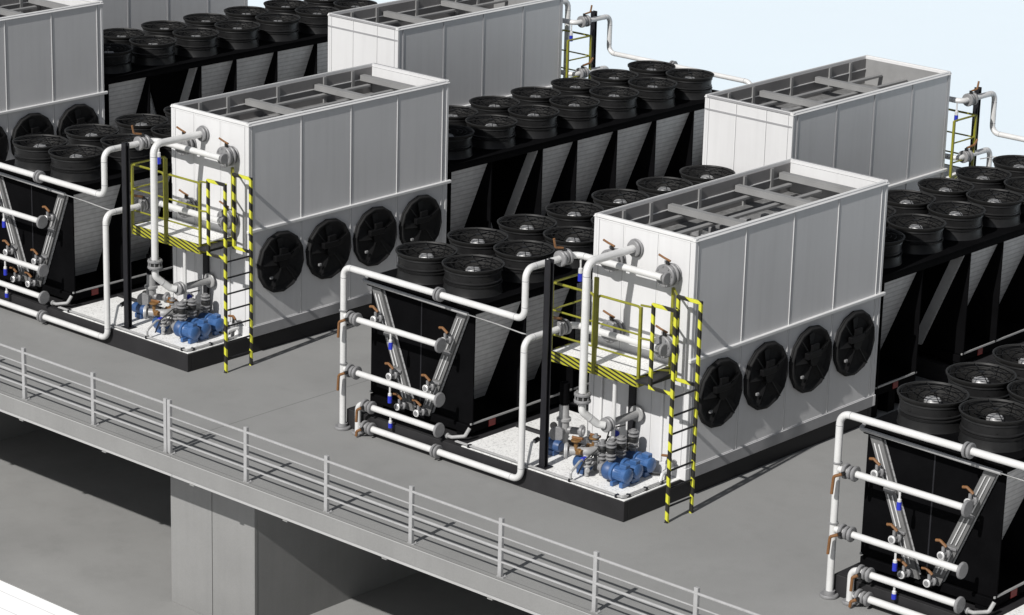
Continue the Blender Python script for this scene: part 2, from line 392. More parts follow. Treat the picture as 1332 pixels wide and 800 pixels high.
def make_cabinet():
    t = thing('cooling_cabinet', ((BX0 + BX1) / 2, (BY0 + BY1) / 2, BZ0))
    w = .06
    zb = .53
    for nm, a in (('front', (BX0 + w, BX1 - w, BY0 + .008, BY0 + w)), ('rear', (BX0 + w, BX1 - w, BY1 - w, BY1 - .008)),
                  ('l', (BX0 + .008, BX0 + w, BY0 + w, BY1 - w)), ('r', (BX1 - w, BX1 - .008, BY0 + w, BY1 - w))):
        b = MB('cab'); b.box(*a, zb, BZ1 - .012); b.build('wall_panel', t)
    for x in (BX0, BX1 - w):
        for y in (BY0, BY1 - w):
            b = MB('cab'); b.box(x, x + w, y, y + w, zb, BZ1 - .012, .006); b.build('corner_post', t)
    # bottom channel
    b = MB('cab')
    b.box(BX0 - .012, BX1 + .014, BY0 - .014, BY0 + w, BZ0 + .002, zb - .002, .006); b.box(BX0 - .012, BX1 + .014, BY1 - w, BY1 + .014, BZ0 + .002, zb - .002, .006)
    b.box(BX0 - .012, BX0 + w, BY0 + w + .002, BY1 - w - .002, BZ0 + .002, zb - .002, .006); b.box(BX1 - w, BX1 + .014, BY0 + w + .002, BY1 - w - .002, BZ0 + .002, zb - .002, .006)
    b.use('seam')
    b.box(BX1 - .02, BX1 + .002, BY0 + .05, BY1 - .05, zb - .0015, zb + .012)
    b.box(BX0 - .002, BX0 + .02, BY0 + .05, BY1 - .05, zb - .0015, zb + .012)
    b.build('base_channel', t)
    # raised seams, each its own strip
    for y in (BY0 + .095,) + SEAM_Y + (BY1 - .15,):
        for x0, x1 in ((BX1 - .01, BX1 + .001), (BX0 - .001, BX0 + .01)):
            b = MB('trim'); b.box(x0, x1, y - .024, y - .006, zb + .004, BZ1 - .06)
            b.use('seam').box(x0, x1 - .0025 if x1 > 0 else x1, y - .006, y + .006, zb + .004, BZ1 - .06); b.build('panel_seam', t)
    for x in SEAM_X:
        for y0, y1 in ((BY0 + .003, BY0 + .012), (BY1 - .012, BY1 - .003)):
            b = MB('trim'); b.box(x, x + .02, y0, y1, zb + .004, BZ1 - .06)
            b.use('seam').box(x - .012, x, y0 + .002, y1 - .002, zb + .004, BZ1 - .06); b.build('panel_seam', t)
    for x0, x1 in ((BX1 - w - .05, BX1 - w - .04), (BX0 + w + .04, BX0 + w + .05)):
        for ya, yb in ((BY0 + .004, BY0 + .012), (BY1 - .012, BY1 - .004)):
            b = MB('seam'); b.box(x0, x1, ya, yb, zb + .01, BZ1 - .06); b.build('panel_seam', t)
    b = MB('trim')
    b.box(BX1 - .012, BX1 + .045, BY0 - .05, BY1 + .07, 2.285, 2.345, .01); b.box(BX0 - .045, BX0 + .012, BY0 - .05, BY1 + .07, 2.285, 2.345, .01)
    b.build('mid_rail', t)
    # top rim
    b = MB('trim'); z0, z1 = BZ1 - .055, BZ1; e = .012
    b.prism([(BX1 + e, z0), (BX1 - .032, z1), (BX1 - .055, z1), (BX1 - .055, z0)], 'y', BY0 - e, BY1 + e)
    b.prism([(BX0 - e, z0), (BX0 + .032, z1), (BX0 + .055, z1), (BX0 + .055, z0)], 'y', BY0 - e, BY1 + e)
    b.box(BX0 + .057, BX1 - .057, BY0 - e, BY0 + .055, z0, z1, .006); b.box(BX0 + .057, BX1 - .057, BY1 - .055, BY1 + e, z0, z1, .006)
    b.use('seam'); b.box(BX0 + .07, BX1 - .07, BY0 + .002, BY0 + .012, BZ1 - .085, BZ1 - .072)
    b.build('top_rim', t)
    # groove across the rear face
    b = MB('seam'); b.box(BX0 + .01, BX1 - .01, BY1 - .014, BY1 + .003, 4.0, 4.03); b.build('rear_groove', t)
    # well in the top: lining, ledge, floor, beams
    b = MB('well'); zi = 3.72; g = w + .002
    for a in ((BX0 + g, BX0 + g + .02, BY0 + g, BY1 - g), (BX1 - g - .02, BX1 - g, BY0 + g, BY1 - g)):
        b.box(*a, zi, BZ1 - .06)
    b.use('inner')
    b.box(BX0 + g + .022, BX1 - g - .022, BY1 - g - .02, BY1 - g, zi, BZ1 - .06); b.box(BX0 + g + .022, BX1 - g - .022, BY0 + g, BY0 + g + .02, zi, BZ1 - .06)
    b.use('cab'); b.box(BX0 + g + .022, BX1 - g - .022, BY1 - g - .026, BY1 - g - .0201, 4.03, BZ1 - .062)
    b.build('well_lining', t)
    b = MB('trim')
    xl = BX0 + g + .02; xr = BX1 - g - .02; yl = BY0 + g + .02; yr = BY1 - g - .02
    b.box(xl + .001, xl + .018, yl, yr, 4.02, 4.035); b.box(xr - .018, xr - .001, yl, yr, 4.02, 4.035)
    for y in (BY0 + .62,) + SEAM_Y + (BY1 - .62,):
        b.use('inner').box(xl + .001, xl + .03, y - .035, y + .035, zi, BZ1 - .062); b.box(xr - .03, xr - .001, y - .035, y + .035, zi, BZ1 - .062)
    b.use('seam').box(xl, xr, yr - .012, yr - .001, 4.0, 4.012)
    b.build('ledge', t)
    b = MB('wellfloor'); b.box(xl, xr, yl, yr, 3.68, 3.73); b.build('well_floor', t)
    for y in (3.12, 4.9, 6.12):
        b = MB('inner'); b.box(xl + .031, xr - .031, y, y + .12, 4.10, 4.13); b.box(xl + .031, xr - .031, y, y + .02, 4.02, 4.099)
        b.box(xl + .031, xr - .031, y + .1, y + .12, 4.02, 4.099); b.build('cross_beam', t)
    for x in (-1.62, -1.0, -.4):
        b = MB('inner'); b.box(x - .045, x + .045, yl + .03, yr - .35, 3.94, 3.99, .008); b.build('spray_header', t)
    rnd = random.Random(3)
    for i in range(24):
        y = yl + .3 + i * .19; x = -.98 + rnd.uniform(-.3, .35); q = rnd.uniform(.03, .085)
        b = MB('flange'); b.box(x - q, x + q, y - .06, y + .06, 3.731, 3.76 + rnd.uniform(.02, .14), .01); b.build('spray_nozzle', t)
    for y in (2.17, 3.38, 4.59, 5.81): wall_fan(t, y, 1.62)
    # lower front details beside the pumps
    b = MB('post'); b.box(-1.1, -.97, BY0 - .05, BY0 - .0, .54, 2.0, .006); b.build('dark_strip', t)  # dark upright strip on the lower front wall
    for xa, za in ((-1.7, .9), (-.45, .54)):
        b = MB('trim'); b.box(xa, xa + .04, BY0 - .03, BY0 - .001, za, 2.0); b.build('panel_rib', t)
    return t

# ------------------------------------------------------------------ dry cooler
CX = -4.72; CH = 1.16
FANY = [1.04 + 1.25 * i for i in range(7)]
def coil_x(z): return 1.09 - (2.5 - z) * (.80 / 1.95)      # half width of the coil's outer face at height z
def make_cooler():
    t = thing('dry_cooler', (CX, 4.75, .34))
    for y0, y1, zf in ((.36, 6.52, .34), (7.89, 9.17, 0.)):
        b = MB('black')
        b.box(CX - CH + .03, CX + CH - .03, y0, y1, .42, .56, .008)
        for y in (y0 + .12, (y0 + y1) / 2, y1 - .12):
            for s in (-1, 1): b.box(CX + s * (CH - .2) - .12, CX + s * (CH - .2) + .12, y - .1, y + .1, zf + .012, .418)
        b.build('base_frame', t)
        for s in (-1, 1):
            b = MB('galv'); b.box(CX + s * (CH - .028), CX + s * (CH - .003), y0 + .02, y1 - .02, .572, .6); b.build('base_rail', t)
        # louvred coil slabs, left and right
        for s in (-1, 1):
            ot, ob, th = coil_x(2.5), coil_x(.57), .20
            b = MB('cend'); b.prism([(CX + s * ot, 2.5), (CX + s * ob, .57), (CX + s * (ob - th), .57), (CX + s * (ot - th), 2.5)], 'y', y0, y1)
            b.bm.faces.ensure_lookup_table()
            b.use('louv')
            for f in b.bm.faces:
                if abs(f.normal.y) < .5: f.material_index = 1
            b.build('coil', t)
        ys = [y0 + .06] + [y for y in (1.66, 2.91, 4.16, 5.41) if y0 + .3 < y < y1 - .3] + [y1 - .06]
        for y in ys:
            for s in (-1, 1):
                b = MB('black'); e = .004
                b.prism([(CX + s * CH, 2.515), (CX + s * CH, .57), (CX + s * (coil_x(.57) + e), .57), (CX + s * (coil_x(2.5) + e), 2.515)], 'y', y - .012, y + .012)
                b.build('baffle', t)
        for y in (y0 + .05, y1 - .05):
            b = MB('black'); a, c = coil_x(2.5) - .205, coil_x(.57) - .205
            b.prism([(CX - a, 2.5), (CX + a, 2.5), (CX + c, .57), (CX - c, .57)], 'y', y - .01, y + .01)
            if y < y0 + .2: b.use('post').box(CX - .012, CX + .012, y - .02, y - .0101, .6, 2.48)
            b.build('end_panel', t)
    # deck that carries the fans
    b = MB('black'); b.box(CX - CH - .02, CX + CH + .02, .3, 9.2, 2.455, 2.592, .01)
    b.use('black'); b.box(CX - CH - .026, CX + CH + .026, .294, 9.206, 2.585, 2.60)
    b.build('fan_deck', t)
    # red notices at the base frame
    for y in (.97,):
        b = MB('red'); b.box(CX + CH - .03, CX + CH - .018, y - .14, y + .02, .44, .555); b.build('notice_plate', t)
    b = MB('red'); b.box(CX - CH + .018, CX - CH + .03, 8.45, 8.6, .44, .555); b.build('notice_plate', t)
    b = MB('red'); b.box(CX - CH + .018, CX - CH + .03, 5.8, 5.95, .44, .555); b.build('notice_plate', t)
    # header plates with bright manifold bars on the front end
    for s in (-1, 1):
        y = .36
        b = MB('head'); ot, ob, th = coil_x(2.52) + .0, coil_x(.52), .205
        b.prism([(CX + s * ot, 2.52), (CX + s * ob, .52), (CX + s * (ob - th), .52), (CX + s * (ot - th), 2.52)], 'y', y - .05, y - .003)
        h = b.build('header_plate', t)
        b = MB('bright')
        for off in (.06, .135):
            for z0, z1 in ((.72, 1.08), (1.22, 1.66), (1.78, 2.36)):
                b.tube([(CX + s * (coil_x(z0) - off), y - .07, z0), (CX + s * (coil_x(z1) - off), y - .062, z1)], .010, 0, 8)
        b.build('manifold', h)
        for z in (1.15, 1.72):
            b = MB('flange'); b.box(CX + s * (coil_x(z) - .1) - .09, CX + s * (coil_x(z) - .1) + .09, y - .085, y - .051, z - .02, z + .02, .006); b.build('clamp', h)
    # tube across the top of the front end
    b = MB('galv'); b.tube([(CX - CH, .3, 2.6), (CX - CH, .19, 2.56), (CX + CH + .05, .19, 2.52)], .03, .05, 10)
    b.tube([(CX + CH + .05, .19, 2.52), (-2.9, .2, 2.5), (-2.35, .24, 2.45), (-2.2, .5, 2.42)], .011, .15, 8)
    b.build('vent_tube', t)
    b = MB('galv'); b.tube([(-3.86, .1, .4), (-3.72, .1, .4), (-3.55, .22, .43), (-3.52, .3, .56)], .03, .05, 10); b.disc((-3.82, .1, .4), (1, 0, 0), .05, .04, 12)
    b.build('drain_tube', t)
    # fans
    proto = None
    fz = 2.60
    for i, y in enumerate(FANY):
        for s in (-1, 1):
            x = CX + s * .525
            if proto is None:
                b = MB('fan')
                b.lathe((x, y, fz), (0, 0, 1), [(0.000, .495), (0.024, .485), (0.155, .47), (0.161, .488), (0.178, .49), (0.183, .452), (0.208, .452), (0.213, .478), (0.226, .478), (0.238, .464), (0.357, .468), (0.363, .485), (0.387, .48)], 28)
                b.use('fring').lathe((x, y, fz), (0, 0, 1), [(0.388, .478), (0.434, .515), (0.458, .518), (0.462, .495), (0.428, .47), (0.214, .445), (0.059, .44)], 28)
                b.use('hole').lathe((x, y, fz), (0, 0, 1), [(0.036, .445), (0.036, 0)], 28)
                f = b.build('fan', t, 40); f['_c'] = (x, y, fz)
                b = MB('guard')
                for r_ in (.20, .285, .37, .455):
                    n = 24; P = [(x + r_ * math.cos(2 * PI * k / n), y + r_ * math.sin(2 * PI * k / n), fz + 0.440 + .03 * (1 - r_ / .47)) for k in range(n + 1)]
                    b.tube(P, .0055, 0, 4, caps=False)
                b.disc((x, y, fz + 0.478), (0, 0, 1), .045, .012, 14)
                for k in range(8):
                    a = 2 * PI * k / 8
                    b.tube([(x + (.03 if k % 2 == 0 else .2) * math.cos(a), y + (.03 if k % 2 == 0 else .2) * math.sin(a), fz + 0.476), (x + .5 * math.cos(a), y + .5 * math.sin(a), fz + 0.446)], .0075, 0, 5)
                b.build('guard', f)
                b = MB('alu'); b.lathe((x, y, fz), (0, 0, 1), [(0.190, .125), (0.345, .125), (0.375, .1), (0.381, 0)], 16)
                b.build('motor', f)
                b = MB('blade')
                for k in range(5):
                    a = 2 * PI * k / 5 + .35
                    u = Vector((math.cos(a), math.sin(a), 0)); w_ = Vector((-math.sin(a), math.cos(a), 0)); c = Vector((x, y, fz + 0.238))
                    n = 4; rows = []
                    for q in range(n + 1):
                        r_ = .11 + .32 * q / n; sk = .02 + .10 * q / n; tl = .075 - .04 * q / n
                        rows.append((c + u * r_ + w_ * (sk - .11) + Vector((0, 0, -tl)), c + u * r_ + w_ * sk + Vector((0, 0, .015)), c + u * r_ + w_ * (sk + .1) + Vector((0, 0, tl))))
                    for A, B in zip(rows, rows[1:]):
                        b.quad(A[0], A[1], B[1], B[0]); b.quad(A[1], A[2], B[2], B[1])
                b.build('impeller', f)
                b = MB('alu'); b.box(x + .2, x + .3, y - .22, y - .12, fz + 0.143, fz + 0.238, .012); b.build('glint_box', f)  # pale metal box standing in for a glint on one blade
                proto = f; index_kids()
            else:
                c = copy_tree(proto, t); c.location = (x - proto['_c'][0], y - proto['_c'][1], 0)
                a = random.uniform(0, 2 * PI); cx_, cy_ = proto['_c'][0] - t['_w'][0], proto['_c'][1] - t['_w'][1]
                for ch in bpy.data.objects:          # every impeller stops at its own angle
                    if ch.parent == c and ch.name.startswith('impeller'):
                        ch.rotation_euler = (0, 0, a)
                        ch.location = (cx_ - cx_ * math.cos(a) + cy_ * math.sin(a), cy_ - cx_ * math.sin(a) - cy_ * math.cos(a), 0)
    # branch valves with orange levers between the cross pipes and the header plates
    for s in (-1, 1):
        for z in (2.0, 1.1, .62):
            x = CX + s * (coil_x(z) - .1); xo = x - s * (-.0) - (.06 if s < 0 else .06)
            b = MB('flange'); b.cyl((x, .29, z), (x, .05, z), .04, 10); b.disc((x, .2, z), (0, 1, 0), .075, .05, 14)
            b.cyl((x, .12, z), (x, .12, z + .12), .025, 8)
            b.use('bright').disc((x, .07, z), (0, 1, 0), .062, .03, 14)
            v = b.build('valve', t)
            b = MB('oran'); b.tube([(x - .13, .12, z + .185), (x - .06, .12, z + .2), (x + .03, .12, z + .145), (x + .05, .12, z + .13)], .022, .03, 8); b.build('lever', v)
    return t

# ------------------------------------------------------------------ pipework in front of the cooler
PY = -.09; PR = .055
def lever(b, c, d, l=.2):
    c = Vector(c); d = Vector(d)
    b.use('rub').cyl(c, c + Vector((0, 0, .07)), .03, 8)
    b.use('oran').tube([c + Vector((0, 0, .07)) + d * .05, c + Vector((0, 0, .1)) - d * l * .4, c + Vector((0, 0, .13)) - d * l * .9], .018, .03, 8)
HY = 1.09   # the headers in front of the cabinet
def wall_branch(t, x, z):
    b = MB('flange'); b.cyl((x, HY, z), (x, BY0 - .001, z), .07, 14)
    b.disc((x, HY + .1, z), (0, 1, 0), .185, .05, 24); b.disc((x, HY + .155, z), (0, 1, 0), .165, .045, 24); b.disc((x, HY + .21, z), (0, 1, 0), .185, .05, 24)
    b.disc((x, BY0 - .018, z), (0, 1, 0), .16, .03, 24)
    for k in range(8):
        a = 2 * PI * k / 8 + .2; cx_, cz_ = x + .15 * math.cos(a), z + .15 * math.sin(a)
        b.cyl((cx_, HY + .06, cz_), (cx_, HY + .25, cz_), .014, 6)
    v = b.build('branch_valve', t)
    b = MB('rub'); lever(b, (x, HY + .155, z + .165), (1, 0, 0)); b.build('lever', v)

def make_supply():
    z0, z1, z2 = 2.83, 3.655, None
    t = thing('supply_pipework', (-6.04, PY, 0))
    b = MB('pipe')
    b.tube([(-6.04, PY, .03), (-6.04, PY, z0), (-2.06, PY, z0), (-2.06, PY, z1), (-2.06, HY, z1), (-.3, HY, z1)], PR, .16, 16, 7)
    b.build('pipe', t)
    b = MB('flange'); b.disc((-6.04, PY, .025), (0, 0, 1), .14, .05); b.cyl((-6.04, PY, .04), (-6.04, PY, .1), .085, 16)
    b.build('foot_flange', t)
    b = MB('flange'); b.disc((-3.92, PY, z0), (1, 0, 0), .115, .045); b.disc((-3.85, PY, z0), (1, 0, 0), .115, .045); b.build('flange', t)
    for p_, ax in (((-6.04, PY, z0 - .19), (0, 0, 1)), ((-5.85, PY, z0), (1, 0, 0)), ((-2.25, PY, z0), (1, 0, 0)), ((-2.06, PY, z0 + .2), (0, 0, 1)), ((-2.06, PY, z1 - .2), (0, 0, 1)), ((-2.06, .12, z1), (0, 1, 0)), ((-1.86, HY, z1), (1, 0, 0))):
        b = MB('seam'); b.disc(p_, ax, PR + .0025, .012, 16); b.build('joint_ring', t)
    # inline valve on the run towards the cabinet
    b = MB('flange')
    for y in (.72, .80, .88): b.disc((-2.06, y, z1), (0, 1, 0), .13 if y != .8 else .115, .06)
    v = b.build('inline_valve', t)
    b = MB('rub'); b.use('rub').cyl((-2.06, .8, z1 + .1), (-2.06, .8, z1 + .17), .03, 8); b.use('oran').tube([(-2.06, .78, z1 + .16), (-2.1, .64, z1 + .19), (-2.1, .6, z1 + .34)], .02, .04, 8); b.build('lever', v)
    for z, lz in ((1.985, 1), (1.06, 1)):
        b = MB('pipe'); b.tube([(-6.0, PY, z), (-3.87, PY, z)], .051, 0, 16); b.build('cross_pipe', t)
        b = MB('flange'); b.disc((-3.84, PY, z), (1, 0, 0), .125, .05); b.build('end_cap', t)
        b = MB('flange')
        for x in (-5.88, -5.80, -5.72): b.disc((x, PY, z), (1, 0, 0), .115 if x != -5.80 else .1, .05)
        b.disc((-6.04, PY, z + .09), (0, 0, 1), .075, .025, 16)
        v = b.build('inline_valve', t)
        b = MB('rub'); b.cyl((-5.85, PY - .09, z), (-5.85, PY - .15, z), .03, 8); b.use('oran').tube([(-5.85, PY - .15, z), (-5.97, PY - .17, z - .06), (-5.99, PY - .17, z - .33)], .024, .05, 8); b.build('lever', v)
        b = MB('bright'); b.cyl((-4.95, PY, z - .06), (-4.95, PY, z - .19), .017, 8); b.disc((-4.95, PY, z - .19), (0, 0, 1), .032, .06, 12)
        b.use('tag').cyl((-4.95, PY, z - .21), (-4.95, PY, z - .33), .036, 10); b.build('drain_valve', t)
    for x in (-1.45, -.33): wall_branch(t, x, z1)
    b = MB('flange'); b.disc((-.22, HY, z1), (1, 0, 0), .1, .04); b.build('end_cap', t)
    b = MB('bright'); b.cyl((-1.95, HY, z1 - .06), (-1.95, HY, z1 - .2), .016, 8); b.disc((-1.95, HY, z1 - .25), (0, 0, 1), .035, .1, 12)
    b.use('tag').cyl((-1.95, HY, z1 - .3), (-1.95, HY, z1 - .42), .04, 10); b.build('drain_valve', t)
    return t

def make_return():
    z1 = 2.50; zb = .165
    t = thing('return_pipework', (-5.68, PY, 0))
    b = MB('pipe')
    b.tube([(-5.6, PY, zb), (-2.05, PY, zb), (-2.05, PY, z1), (-2.05, HY, z1), (-.3, HY, z1)], PR, .16, 16, 7); b.build('pipe', t)
    b = MB('pipe'); b.tube([(-5.68, PY, .03), (-5.68, PY, .54), (-3.87, PY, .54)], .052, .12, 16, 6); b.build('cross_pipe', t)
    b = MB('flange'); b.disc((-3.84, PY, .54), (1, 0, 0), .125, .05); b.build('end_cap', t)
    b = MB('flange'); b.disc((-5.68, PY, .025), (0, 0, 1), .11, .05); b.build('foot_flange', t)
    b = MB('flange'); b.disc((-3.92, PY, zb), (1, 0, 0), .115, .045); b.disc((-3.85, PY, zb), (1, 0, 0), .115, .045); b.build('flange', t)
    for z in (.54, zb):
        b = MB('flange')
        for x in (-5.52, -5.44, -5.36): b.disc((x, PY, z), (1, 0, 0), .11 if x != -5.44 else .095, .05)
        v = b.build('inline_valve', t)
        b = MB('rub'); b.cyl((-5.47, PY - .09, z), (-5.47, PY - .14, z), .03, 8); b.use('oran').tube([(-5.47, PY - .14, z), (-5.55, PY - .16, z - .05), (-5.56, PY - .16, max(z - .26, .03))], .024, .04, 8); b.build('lever', v)
    for p_, ax in (((-2.25, PY, zb), (1, 0, 0)), ((-2.05, PY, zb + .2), (0, 0, 1)), ((-2.05, PY, z1 - .2), (0, 0, 1)), ((-2.05, .12, z1), (0, 1, 0)), ((-1.85, HY, z1), (1, 0, 0))):
        b = MB('seam'); b.disc(p_, ax, PR + .0025, .012, 16); b.build('joint_ring', t)
    b = MB('flange')
    for y in (.72, .80, .88): b.disc((-2.05, y, z1), (0, 1, 0), .125 if y != .8 else .11, .06)
    v = b.build('inline_valve', t)
    b = MB('rub'); b.cyl((-2.05, .8, z1 + .1), (-2.05, .8, z1 + .16), .03, 8); b.use('oran').tube([(-2.05, .78, z1 + .16), (-2.1, .6, z1 + .2), (-2.1, .5, z1 + .3)], .024, .04, 8); b.build('lever', v)
    for x in (-1.4, -.33): wall_branch(t, x, z1)
    b = MB('flange'); b.disc((-.22, HY, z1), (1, 0, 0), .1, .04); b.build('end_cap', t)
    b = MB('bright'); b.cyl((-4.93, PY, .48), (-4.93, PY, .42), .017, 8); b.disc((-4.93, PY, .4), (0, 0, 1), .032, .06, 12); b.use('tag').cyl((-4.93, PY, .38), (-4.93, PY, .3), .036, 10); b.build('drain_valve', t)
    return t

def make_riser():
    x, y, z = -1.094, .225, 3.9
    t = thing('riser_pipe', (x, y, 1.2))
    b = MB('pipe'); b.tube([(x, BY0 - .01, z), (x, y, z), (x, y, 1.78)], .064, .17, 16, 7); b.build('pipe', t)
    b = MB('flange'); b.disc((x, BY0 - .02, z), (0, 1, 0), .15, .035); b.disc((x, BY0 - .07, z), (0, 1, 0), .13, .04); b.build('wall_flange', t)
    b = MB('flange'); b.disc((x, y, 1.77), (0, 0, 1), .135, .05); b.use('rub').disc((x, y, 1.715), (0, 0, 1), .11, .06); b.use('flange').disc((x, y, 1.66), (0, 0, 1), .135, .05)
    for k in range(8):
        a = 2 * PI * k / 8; b.cyl((x + .11 * math.cos(a), y + .11 * math.sin(a), 1.62), (x + .11 * math.cos(a), y + .11 * math.sin(a), 1.81), .014, 6)
    b.build('flexible_joint', t)
    b = MB('pipe'); b.tube([(x, y, 1.64), (x, y, 1.48), (x + .12, y + .25, 1.24), (-.9, .56, 1.22)], .062, .12, 16, 6); b.build('elbow', t)
    b = MB('flange'); b.disc((-.9, .58, 1.22), (0, 1, 0), .12, .05); b.disc((-.9, .65, 1.22), (0, 1, 0), .12, .05); b.build('flange', t)
    b = MB('galv'); b.tube([(-.9, .6, 1.22), (-.9, BY0 - .055, 1.22)], .062, 0, 14); b.disc((-.9, BY0 - .07, 1.22), (0, 1, 0), .135, .035); b.build('wall_pipe', t)
    b = MB('seam'); b.disc((x, y, 3.68), (0, 0, 1), .067, .012, 16); b.disc((x + .06, y + .12, 1.36), (.3, .7, -.6), .0645, .012, 16); b.build('joint_ring', t)
    return t

def make_post():
    t = thing('steel_post', (-1.87, .2, .34))
    b = MB('post'); b.box(-1.925, -1.815, .195, .211, .361, 3.78); b.box(-1.925, -1.815, .275, .291, .361, 3.78); b.box(-1.877, -1.863, .212, .274, .361, 3.78); b.build('column', t)
    b = MB('post'); b.box(-1.98, -1.76, .15, .36, .343, .36, .003); b.build('base_plate', t)
    return t

# ------------------------------------------------------------------ access platform
PX0, PX1, PYA, PYB, PZ = -2.07, -.27, .56, 1.36, 2.17
def make_platform():
    t = thing('access_platform', (-1.17, .96, 0))
    b = MB('floor'); b.box(PX0, PX1, PYA, PYB, PZ - .03, PZ); b.build('platform_floor', t)
    b = MB('skid')
    for y in (PYA + .04, PYB - .06): b.box(PX0, PX1, y - .03, y + .03, PZ - .17, PZ - .032)
    for x in (-2.0, -1.4, -.8, -.34): b.box(x - .03, x + .03, PYA + .072, PYB - .092, PZ - .15, PZ - .032)
    b.build('floor_joist', t)
    b = MB('kick'); b.box(PX0 - .01, PX1 + .01, PYA - .014, PYA - .002, PZ - .165, PZ + .012); b.build('kick_plate', t)
    b = MB('kick'); b.box(PX1 + .002, PX1 + .012, PYA, PYB, PZ - .165, PZ + .012); b.build('kick_plate', t)
    b = MB('kick'); b.box(PX0 - .012, PX0 - .002, PYA, PYB, PZ - .165, PZ + .012); b.build('kick_plate', t)
    r = .021
    zt = PZ + 1.13
    for x, y in ((PX0, PYA), (-1.17, PYA), (PX1, PYA), (PX0, PYB - .03), ):
        b = MB('yel'); w = .036 if x == -1.17 else .024
        b.box(x - w, x + w, y - .024, y + .024, PZ - .165, zt + (.28 if x == -1.17 else 0), .005); b.build('guard_post', t)
    for xa, xb in ((PX0, -1.21), (-1.13, PX1)):
        b = MB('yel'); b.tube([(xa, PYA, PZ + .3), (xa, PYA, zt), (xb, PYA, zt), (xb, PYA, PZ + .3)], r, .07, 8); b.build('guard_rail', t)
        for z in (PZ + .68, PZ + .28):
            b = MB('yel'); b.tube([(xa, PYA, z), (xb, PYA, z)], .016, 0, 8); b.build('guard_rail', t)
    for z in (zt, PZ + .68, PZ + .28):
        b = MB('yel'); b.tube([(PX0, PYA, z), (PX0, PYB - .03, z)], r if z == zt else .016, 0, 8); b.build('guard_rail', t)
    # striped frames that lead from the platform to the ladder
    LX = .475; YA, YB = .475, 1.08; IN = .04; ZT = 3.45
    for y, zi in ((YA, PZ - .0), (YB, PZ - .0)):
        b = MB('tape'); b.box(IN - .026, IN + .026, y - .026, y + .026, PZ - .1, ZT - .055, .005); b.box(IN - .026, LX + .026, y - .026, y + .026, ZT - .053, ZT, .005)
        b.box(IN + .028, LX - .028, y - .022, y + .022, PZ - .1, PZ - .05, .004)
        b.build('gate_frame', t)
    for y0, y1 in ((PYA, YA),):
        for z in (zt + .08, PZ + .68):
            b = MB('yel'); b.tube([(PX1, PYA + .002, z - .05), (IN - .02, YA, z)], .018, 0, 8); b.build('guard_rail', t)
    for z in (ZT - .03, PZ + .72):
        b = MB('yel'); b.tube([(PX1 + .3, YB, z), (PX1 + .02, PYB - .02, z)], .018, 0, 8); b.build('guard_rail', t)
    b = MB('yel'); b.box(PX1 - .02, PX1 + .028, PYB - .05, PYB - .002, PZ - .16, ZT, .005); b.build('guard_post', t)
    b = MB('skid'); b.box(PX1 + .014, IN - .03, YA, YB, PZ - .06, PZ - .02); b.build('step_plate', t)
    for y in (YA, YB):
        b = MB('tape'); b.box(LX - .027, LX + .027, y - .024, y + .024, .012, ZT - .054, .005); b.box(LX - .03, LX + .03, y - .028, y + .028, 0, .011); b.build('stile', t)
    for i in range(7):
        z = .26 + i * .295
        b = MB('post'); b.tube([(LX, YA + .025, z), (LX, YB - .025, z)], .017, 0, 8); b.build('rung', t)
    return t

# ------------------------------------------------------------------ pumps and fittings on the skid floor
Z0 = .343
def make_pump(y, x0=-.74, L_=.42, r=.105):
    zc = Z0 + .2
    t = thing('pump', (x0, y, Z0))
    b = MB('blue')
    b.lathe((x0, y, zc), (1, 0, 0), [(-.02, 0), (-.02, .15), (.03, .15), (.035, .12), (.05, r), (L_ - .1, r), (L_ - .09, r + .012), (L_ - .02, r + .008), (L_, r - .02), (L_ + .004, 0)], 22)
    for k in range(20):
        a = 2 * PI * k / 20
        c = Vector((0, math.cos(a), math.sin(a)))
        b.cyl((x0 + .06, y + c.y * r, zc + c.z * r), (x0 + L_ - .11, y + c.y * r, zc + c.z * r), .006, 4)
    b.build('motor', t)
    b = MB('blue'); b.box(x0 + .12, x0 + .26, y - .06, y + .06, zc + r - .01, zc + r + .065, .012); b.build('terminal_box', t)
    b = MB('blue'); b.box(x0 + L_ - .13, x0 + L_ - .06, y - .1, y + .1, Z0 + .001, Z0 + .09, .01); b.box(x0 - .0, x0 + .06, y - .13, y + .13, Z0 + .001, Z0 + .08, .01); b.build('foot', t)
    b = MB('dblue'); b.lathe((x0 - .03, y, zc), (-1, 0, 0), [(0, 0), (0, .13), (.04, .155), (.12, .155), (.16, .12), (.16, 0)], 20)
    b.use('flange').cyl((x0 - .18, y, zc), (x0 - .32, y, zc), .06, 12); b.disc((x0 - .24, y, zc), (1, 0, 0), .1, .04, 16)
    b.build('volute', t)
    b = MB('flange'); b.cyl((x0 - .1, y, zc + .12), (x0 - .1, y, zc + .5), .045, 12)
    for z in (.2, .26, .40, .46): b.disc((x0 - .1, y, zc + z), (0, 0, 1), .085, .03, 16)
    b.use('rub').disc((x0 - .1, y, zc + .33), (0, 0, 1), .075, .07, 16)
    b.build('outlet_pipe', t)
    return t

def make_thin_riser():
    t = thing('vent_pipe', (-.84, .7, 1.04))
    b = MB('pipe'); b.tube([(-.86, .72, Z0 + .5), (-.86, .72, 1.9), (-.92, .72, 2.0)], .032, .06, 10); b.build('pipe', t)
    b = MB('rub'); b.disc((-.86, .72, .93), (0, 0, 1), .075, .05, 14); b.use('flange').disc((-.86, .72, .87), (0, 0, 1), .1, .03, 14); b.disc((-.86, .72, .98), (0, 0, 1), .06, .03, 14); b.build('collar', t)
    return t

